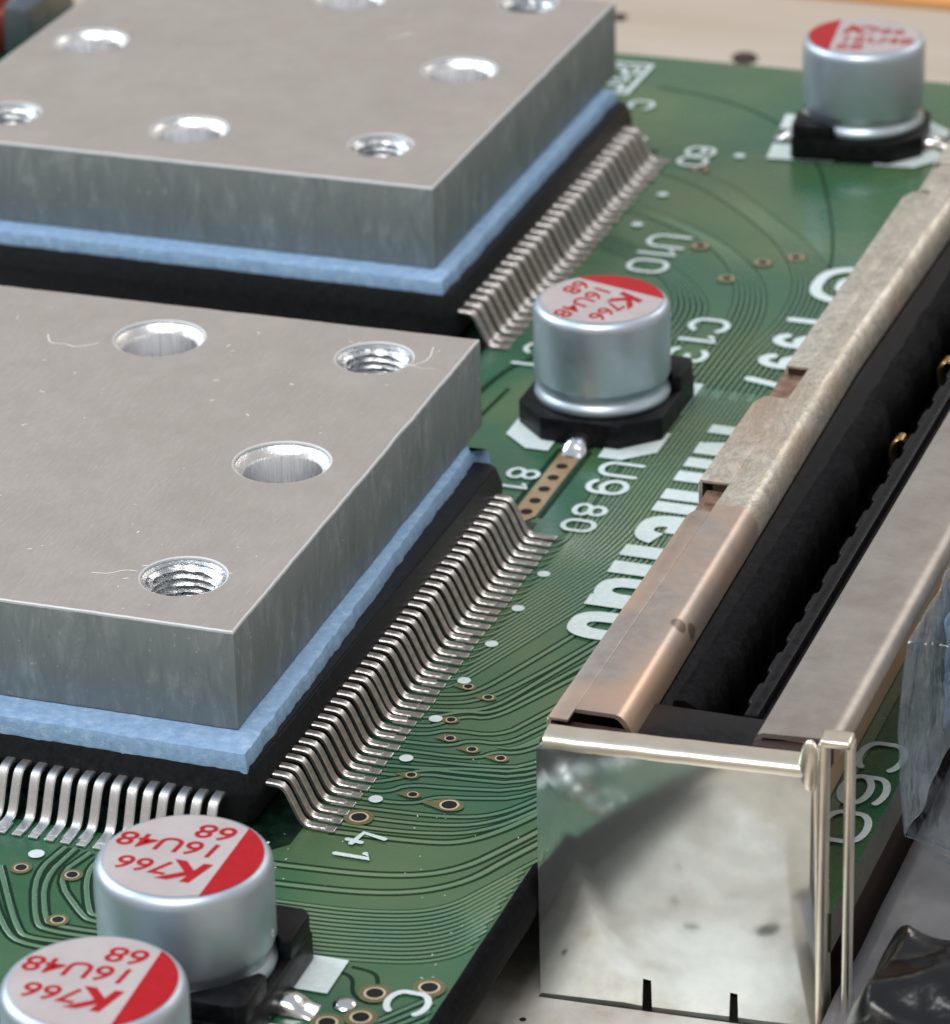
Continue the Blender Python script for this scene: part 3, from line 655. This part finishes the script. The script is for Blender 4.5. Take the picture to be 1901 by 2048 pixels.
    return c
capacitor(-1.37, -14.2, 0.02, 5.4, 'near silver capacitor reading K766 beside the printed 41, behind the nearest one', 3.05)
capacitor(-1.0, -22.35, 0.05, 5.4, 'nearest silver capacitor reading K766, cut off at the bottom left corner', 3.05)
capacitor(-2.55, 35.3, PI / 2 + .0, 5.7, 'silver capacitor standing between the two metal blocks and the printed U9', 3.05, -.28)
capacitor(-.25, 72.4, PI + .12, 5.85, 'farthest silver capacitor, at the far edge of the board in the top right', 3.17)
# solder splash on the near can
mb = MB()
for (a, z, r) in ((.10, 3.35, .2), (.02, 3.15, .17), (.19, 3.6, .14)):
    t_ = bmesh.new(); bmesh.ops.create_uvsphere(t_, u_segments=14, v_segments=10, radius=r); mb.merge(t_, Matrix.Translation((-1.52 + 3.07 * math.cos(a), -14.2 + 3.0 * math.sin(a), z - .6)))
tag(mb.build('solder_blob', M_SOLD, None, 60), 'small shiny solder blob stuck to the side of the near capacitor', 'solder blob')
# ---------------------------------------------------------------- connector with metal shield
con = empty('cartridge_slot', (0, 0, 0), label='long metal shielded slot connector with black plastic inside', cat='connector')
Z6 = 6.0
# left rail: inner strip with rolled lip
mb = MB(); prof = [(8.36, Z6), (9.85, Z6), (10.05, Z6 - .06), (10.25, Z6 - .25), (10.45, Z6 - .62), (10.5, Z6 - 1.2), (10.35, Z6 - 1.2), (10.3, Z6 - .7), (10.12, Z6 - .4), (9.95, Z6 - .22), (9.8, Z6 - .15), (8.36, Z6 - .15)]
ys = [-1.5 + .8 * i for i in range(112)]
rings = []
for y in ys:
    dx = -.75 * max(0, min(1, (y + 1.5) / 34)) + .25 * max(0, min(1, (y - 33) / 20)) + .008 * noise.noise(Vector((0, y * .4, 0)))
    rings.append([mb.bm.verts.new((x + (dx if x > 9 else 0), y, z + .008 * noise.noise(Vector((x, y * .5, 2))))) for x, z in prof])
m = len(prof)
for A, B in zip(rings, rings[1:]):
    for i in range(m): mb._f([A[i], A[(i + 1) % m], B[(i + 1) % m], B[i]])
mb._f(rings[0]); mb._f(rings[-1][::-1])
o = mb.build('inner_rail', [M_SHD, M_SHF], con, 50)
for f in o.data.polygons: f.material_index = 1 if f.center.y < 16 else 0
def flap(y0, y1, x0=7.5, z=Z6, ch=.5, name='shield_flap', mat=None, th=.16):
    mb = MB(); pts = [(x0 + .05, y0), (8.35, y0), (8.35, y1), (x0 + ch * .6, y1), (x0, y1 - ch * 1.6)]
    mb.prism(pts, z - th, z - .004, .05, 2); mb.box(x0, x0 + .15, y0, y1 - ch * 1.7, .02, z - th * .6, .03, 1); return mb.build(name, mat or M_SHD, con, 40)
flap(-2.3, 15.4, 7.55, Z6, .3, mat=M_SHF); flap(18.1, 26.7, 7.05); flap(30.0, 51.2, 7.3, Z6, .5); flap(51.5, 55.0, 7.75); flap(55.2, 88, 7.6)
for y0, y1, x in ((15.4, 18.1, 7.5), (26.7, 30.0, 7.3)):
    mb = MB(); mb.prism([(x, y0 + .02), (8.33, y0 + .02), (8.33, y1 - .02), (x - .1, y1 - .02)], Z6 - .62, Z6 - .42, .03, 1); mb.box(x, x + .14, y0 + .02, y1 - .02, .02, Z6 - .55); mb.build('recessed_tab', M_BRN, con, 40)
    mb = MB(); mb.box(x + .15, 8.35, y1 - .03, y1 + .25, Z6 - .7, Z6 - .165); mb.build('recess_shadow_wall', M_DBRN, con)  # dark face stands in for the shade at the recess end
# front end of the left rail: dark gap block under it
mb = MB(); mb.box(7.75, 10.3, -2.75, -1.55, 4.9, 5.55, .12); mb.box(7.7, 7.95, -3.6, -2.2, 4.2, 5.75, .06); mb.build('rail_end_block', M_DBRN, con, 40)
# right rail
mb = MB(); rings = []
prof = [(14.85, Z6 - 1.0), (14.88, Z6 - .3), (15.0, Z6 - .05), (15.2, Z6 + .02), (17.4, Z6), (17.75, Z6 - .08), (17.95, Z6 - .35), (17.95, Z6 - .6), (17.8, Z6 - .6), (17.75, Z6 - .4), (17.4, Z6 - .18), (15.2, Z6 - .16), (15.02, Z6 - .35), (15.0, Z6 - 1.0)]
for y in [-1.3 + .8 * i for i in range(112)]:
    dx = -.25 if y < .2 else 0
    rings.append([mb.bm.verts.new((x, y + (.12 * (x - 15)), z)) for x, z in prof])
m = len(prof)
for A, B in zip(rings, rings[1:]):
    for i in range(m): mb._f([A[i], A[(i + 1) % m], B[(i + 1) % m], B[i]])
mb._f(rings[0]); mb._f(rings[-1][::-1]); mb.build('outer_rail', M_SHR, con, 50)
mb = MB(); mb.box(16.9, 17.7, -1.9, -.9, 5.0, 5.9, .15); mb.box(14.9, 17.3, -1.7, -1.0, 4.9, 5.75, .1); mb.build('rail_end_block', M_DBRN, con, 40)
# right wall below the overhang: orange reflection painted into its colour
mb = MB(); mb.box(15.75, 15.98, -1.0, 88, .09, 5.8, .03, 1); mb.build('reflection_tinted_wall', M_REFL, con, 40)
# black plastic body
mb = MB()
mb.box(8.45, 11.55, 1.6, 88, .1, 4.7, .18); mb.box(13.75, 14.98, 1.6, 88, .1, 4.6, .12)
mb.box(10.3, 15.0, -1.4, 1.55, .1, 5.05, .2); mb.box(11.5, 13.8, 1.5, 88, .1, 1.2)
mb.build('plastic_housing', M_BLK, con, 40)
mb = MB(); N = 260; rings = []                                      # rough foam-like inner ledge
for i in range(N):
    y = 1.8 + i * .33; e = .35 * noise.noise(Vector((0, y * .55, 4))) + .18 * noise.noise(Vector((5, y * 1.6, 1)))
    rings.append([mb.bm.verts.new((x + k * e, y, z + .06 * noise.noise(Vector((x * 2, y * 1.5, z))))) for x, z, k in ((10.9, 4.6, 0), (11.0, 5.05, .3), (11.4, 5.1, .6), (11.95, 4.85, 1), (12.15, 4.2, 1), (12.1, 2.4, .6), (11.4, 2.0, 0))])
for A, B in zip(rings, rings[1:]):
    for j in range(6): mb._f([A[j], A[j + 1], B[j + 1], B[j]])
mb._f(rings[0]); mb._f(rings[-1][::-1]); mb.build('rough_ledge', M_BLKR, con, 60)
mb = MB()                                                           # scalloped ledge by the right rail
for i in range(34):
    y = 3.2 + i * 2.54; mb.prism([(13.35, y), (13.9, y - .5), (13.9, y + 1.9), (13.35, y + 1.4)], 1.5, 4.75, .15, 2)
mb.box(13.6, 14.2, 1.7, 88, 1.2, 5.0, .2); mb.build('scalloped_ledge', M_BLK, con, 45)
for y in (28.0, 36.4, 44.6):
    mb = MB(); P = [Vector((12.75, y, 2.2)), Vector((12.55, y + .05, 3.2)), Vector((12.45, y + .1, 3.9)), Vector((12.8, y + .15, 4.3)), Vector((13.0, y + .15, 4.0))]
    P = chaikin(P, 2); rings = []
    for i, p in enumerate(P):
        w = .42 * math.sin(PI * (.12 + .8 * i / (len(P) - 1))); rings.append([mb.bm.verts.new(p + Vector((a, b, 0))) for a, b in ((-.06, -w), (.06, -w), (.06, w), (-.06, w))])
    for A, B in zip(rings, rings[1:]):
        for j in range(4): mb._f([A[j], A[(j + 1) % 4], B[(j + 1) % 4], B[j]])
    mb._f(rings[0]); mb._f(rings[-1]); mb.build('contact', M_AU, con, 60)
# front panel: polygon in its own xz plane, slightly turned
pan = math.atan2(.75, 9.7)
fp = empty('front_panel', (7.68, -3.9, 0), pan); fp.parent = con
def xz_prism(pts, y0, y1, bev=.05):
    mb = MB(); mb.prism(pts, -y1, -y0, bev, 2, M=Matrix.Rotation(PI / 2, 4, 'X')); return mb
W_ = 9.85
pts = [(0, TZ + .02), (0, 5.55), (.15, 5.75), (W_ - .3, 5.75), (W_, 5.5), (W_ + .35, TZ + .02), (7.3, TZ + .02), (7.28, -3.45), (6.95, -3.42), (6.92, TZ + .02), (4.15, TZ + .02), (4.14, -3.35), (3.78, -3.3), (3.74, TZ + .02)]
o = xz_prism(pts, 0, .18, .03).build('panel_sheet', M_MIR, fp, 40)
mb = MB(); rings = []                                               # rolled top edge
for i in range(25):
    x = .25 + (W_ - .55) * i / 24; wv = .03 * noise.noise(Vector((x, 0, 0)))
    rings.append([mb.bm.verts.new((x, y, z + wv)) for y, z in ((.02, 5.55), (-.06, 5.7), (-.02, 5.88), (.12, 6.0), (.35, 6.05), (1.0, 6.02), (1.02, 5.9), (.35, 5.9), (.2, 5.8))])
for A, B in zip(rings, rings[1:]):
    for j in range(9): mb._f([A[j], A[(j + 1) % 9], B[(j + 1) % 9], B[j]])
mb._f(rings[0]); mb._f(rings[-1][::-1]); mb.build('rolled_edge', M_PALE, fp, 60)
# rounded return and folded bracket at the right end
mb = MB(); q = [(W_ + .0, .02), (W_ + .2, .1), (W_ + .32, .3), (W_ + .34, .9)]; rings = []
for z in (TZ + .02, -2, 2, 5.0, 5.6): rings.append([mb.bm.verts.new((x + (5.5 - z) * .028, y, z)) for x, y in q] )
for A, B in zip(rings, rings[1:]):
    for j in range(3): mb._f([A[j], A[j + 1], B[j + 1], B[j]])
o = mb.build('panel_return', M_PALE, fp, 60); s_ = o.modifiers.new('Solidify', 'SOLIDIFY'); s_.thickness = .12
mb = MB()
mb.box(10.10, 10.40, -.45, .5, TZ + .02, 7.25, .1, 3); mb.box(11.0, 11.28, -.4, .5, -4.3, 7.15, .1, 3); mb.box(10.14, 11.24, -.44, .5, 7.05, 7.36, .12, 3)
mb.build('folded_bracket', M_PALE, fp, 40)
mb = MB(); t_ = bmesh.new(); bmesh.ops.create_uvsphere(t_, u_segments=24, v_segments=14, radius=.5); mb.merge(t_, Matrix.Translation((9.72, .2, 5.9)) @ Matrix.Diagonal((.8, .6, 2.2, 1)))
mb.build('folded_corner', M_PALE, fp, 60)
# ---------------------------------------------------------------- black strip along the board edge
mb = MB(); N = 30; rings = []
for i in range(N):
    y = -60 + i * 1.98
    rings.append([mb.bm.verts.new((7.22 + .44 * math.cos(2 * PI * k / 14), y, -.80 + .90 * math.sin(2 * PI * k / 14) + .03 * noise.noise(Vector((k, y, 0))))) for k in range(14)])
for A, B in zip(rings, rings[1:]):
    for j in range(14): mb._f([A[j], A[(j + 1) % 14], B[(j + 1) % 14], B[j]])
mb._f(rings[0]); mb._f(rings[-1][::-1])
tag(mb.build('rubber_cable', M_BLKR, None, 60), 'black rubber cable running along the cut edge of the board, bottom centre', 'cable')
mb = MB(); mb.box(-70, -4.0, -14, 80, TZ + .02, -1.62); mb.box(9.0, 17.6, 1.0, 80, TZ + .02, -1.62)
tag(mb.build('support_tray', M_DBRN), 'dark brown tray hidden under the circuit board, seen along its right edge', 'tray')
mb = MB(); mb.prism([(5.5, 6), (7.55, 6), (7.6, -4.05), (17.6, -3.28), (18.2, -60), (5.5, -60)], -4.8, -4.6, .05, 2)
t = NT('worn_pinkish_plate'); t.set(Metallic=.3, Roughness=.5); n = t.noise(.8, 8, .75); w_ = t.noise(.16, 5, .6); t.col(t.mix(t.ramp(w_, [(.4, 0.), (.6, 1.)]), t.ramp(n, [(.3, (.42, .36, .32)), (.55, (.60, .54, .48)), (.75, (.72, .68, .62))]), (.80, .78, .74))); t.bump(n, .2, .06)
pl2 = mb.build('metal_shelf', t.m, None, 40); tag(pl2, 'worn pale metal plate between the black edge strip and the mirror panel', 'plate')
for x, y, r in ((11.2, -14.5, .35), (12.6, -11.6, .35), (15.9, -12.0, .9), (10.2, -20.5, .4), (14.2, -18, .3)):
    mb = MB(); mb.disc((x, y), r, -4.59, 24); sheet_up(mb); mb.build('drilled_hole', M_HOLE, pl2, recalc=False)
mb = MB(); mb.disc((7.6, -5.6), .13, -4.59, 16); sheet_up(mb); mb.build('drilled_hole', M_HOLE, pl2, recalc=False)
# ---------------------------------------------------------------- packaging on the right
def cloth(name, fx, nu, nv, mat, th=.05, parent=None):
    mb = MB(); g = [[mb.bm.verts.new(fx(i / nu, j / nv)) for j in range(nv + 1)] for i in range(nu + 1)]
    for i in range(nu):
        for j in range(nv): mb._f([g[i][j], g[i + 1][j], g[i + 1][j + 1], g[i][j + 1]])
    o = mb.build(name, mat, parent, 60); m_ = o.modifiers.new('Solidify', 'SOLIDIFY'); m_.thickness = th; return o
nz = lambda x, y, s=1., k=0: noise.noise(Vector((x * s, y * s, k)))
g = cloth('grey_film', lambda u, v: (18.25 + 14 * u, -14 + 50 * v, -3.5 - 1.2 * u + .35 * nz(u * 14, v * 50, .22, 1)), 30, 60, M_GRY)
tag(g, 'dull grey plastic sheet lying on the table right of the slot', 'plastic sheet')
def clear_fx(u, v):          # side face running back, then the near face turning to the right
    if u < .5: x = 19.0; y = 30 - 25.5 * u * 2
    else: x = 19.0 + 11 * (u - .5) * 2; y = 4.5 + 1.0 * (u - .5) * 2
    z0 = -.6 - 2.5 * max(0, u - .5) * 2
    z = lerp(z0, 7.4, v); b = math.sin(PI * v) * .5
    return (x - b * .3 + .22 * nz(y + x, z, .45, 2), y - b + .25 * nz(x * 1.3, z, .5, 4), z + .2 * nz(x + y, z, .6, 7))
c_ = cloth('clear_pouch', clear_fx, 120, 40, M_CLR, .05)
tag(c_, 'crinkled clear plastic pouch standing at the right edge of the picture', 'plastic pouch')
mb = MB(); mb.sweep([(19.0, 4.6, -.4), (20.2, 4.4, -1.2), (22, 4.6, -2.0), (26, 5.2, -2.8)], [(.0, -.12), (.16, 0), (0, .12), (-.16, 0)]); mb.build('welded_seam', M_CLR, c_, 60)
cloth('blue_patch', lambda u, v: (19.25 + .15 * nz(u * 5, v * 7, .8, 8), 9.3 + 7 * u, 1.2 + 4.6 * v + .2 * nz(u * 5, v * 7, .8, 3)), 20, 20, M_BLF, .05, c_)
def bag_fx(u, v):
    x = 19.7 + 12 * u + .5 * nz(u * 12, v * 12, .5, 3); y = -16 + 14.2 * v
    e = min(1, 8 * u, 6 * (1 - u) + .3, 5 * v, 5 * (1 - v))
    return (x, y, -4.6 + 5.9 * max(0, e) ** .5 + 1.3 * nz(x, y, .35, 6) * e + .10 * nz(x, y, .8, 9) * e)
tag(cloth('black_bag', bag_fx, 110, 110, M_BAG, .06), 'glossy black plastic bag crumpled in the bottom right corner', 'bag')
# ---------------------------------------------------------------- blurred parts beyond the far block
mb = MB(); mb.box(-49.3, -47.5, 71.0, 77, .02, 3.6, .4); tag(mb.build('grey_component', metal('dull_grey', (.20, .24, .28), .4).m, None, 40), 'blurred dark grey component in the top left corner', 'component')
mb = MB(); mb.box(-53.5, -50.2, 70.8, 75.6, .02, 2.4, .3); mb.box(-53.2, -50.6, 71.4, 75, 2.3, 3.6, .3)
tag(mb.build('red_connector', NT('red_plastic').set(Base_Color=(.45, .08, .05), Roughness=.5).m, None, 40), 'blurred red plastic connector in the top left corner', 'connector')
# ---------------------------------------------------------------- dust and lint
mb = MB()
def speck(x, y, z, s):
    a = random.uniform(0, PI); l = s * random.uniform(.8, 2.2)
    d = Vector((math.cos(a) * l, math.sin(a) * l)); mb.ribbon([Vector((x, y)) - d, Vector((x, y)), Vector((x, y)) + d * .8 + Vector((s * .2, -s * .1))], s * .7, z)
for _ in range(85): speck(random.uniform(-30, -5.2), random.uniform(-1.5, 25), 7.336, random.choice((.03, .035, .045, .07)))
for _ in range(30): speck(random.uniform(-38, -14), random.uniform(43, 69), 7.336, random.choice((.03, .04, .06)))
for _ in range(60): speck(random.uniform(-4, 7), random.uniform(-12, 12), .06, random.choice((.02, .03, .04)))
def fibre(pts, w, z): mb.ribbon(chaikin([Vector(p) for p in pts], 3), w, z)
fibre([(-22.8, 21.2), (-22.3, 20.3), (-21.6, 20.5), (-21.1, 20.2), (-20.3, 20.9)], .045, 7.337)
fibre([(-6.8, 22.4), (-6.2, 23.2), (-6.5, 24.6)], .04, 7.337); fibre([(-7.0, 22.7), (-6.2, 22.3), (-5.7, 22.5)], .03, 7.338)
fibre([(-11.5, .9), (-10.8, 1.0), (-10.4, 1.5), (-9.9, 1.5)], .04, 7.337); fibre([(-22.5, 61.5), (-21.8, 61.8), (-21.6, 62.6)], .06, 7.337)
sheet_up(mb)
tag(mb.build('dust_and_lint', M_LINT, None, recalc=False), 'white dust specks and lint fibres scattered over the metal and the board', 'dust', kind='stuff')
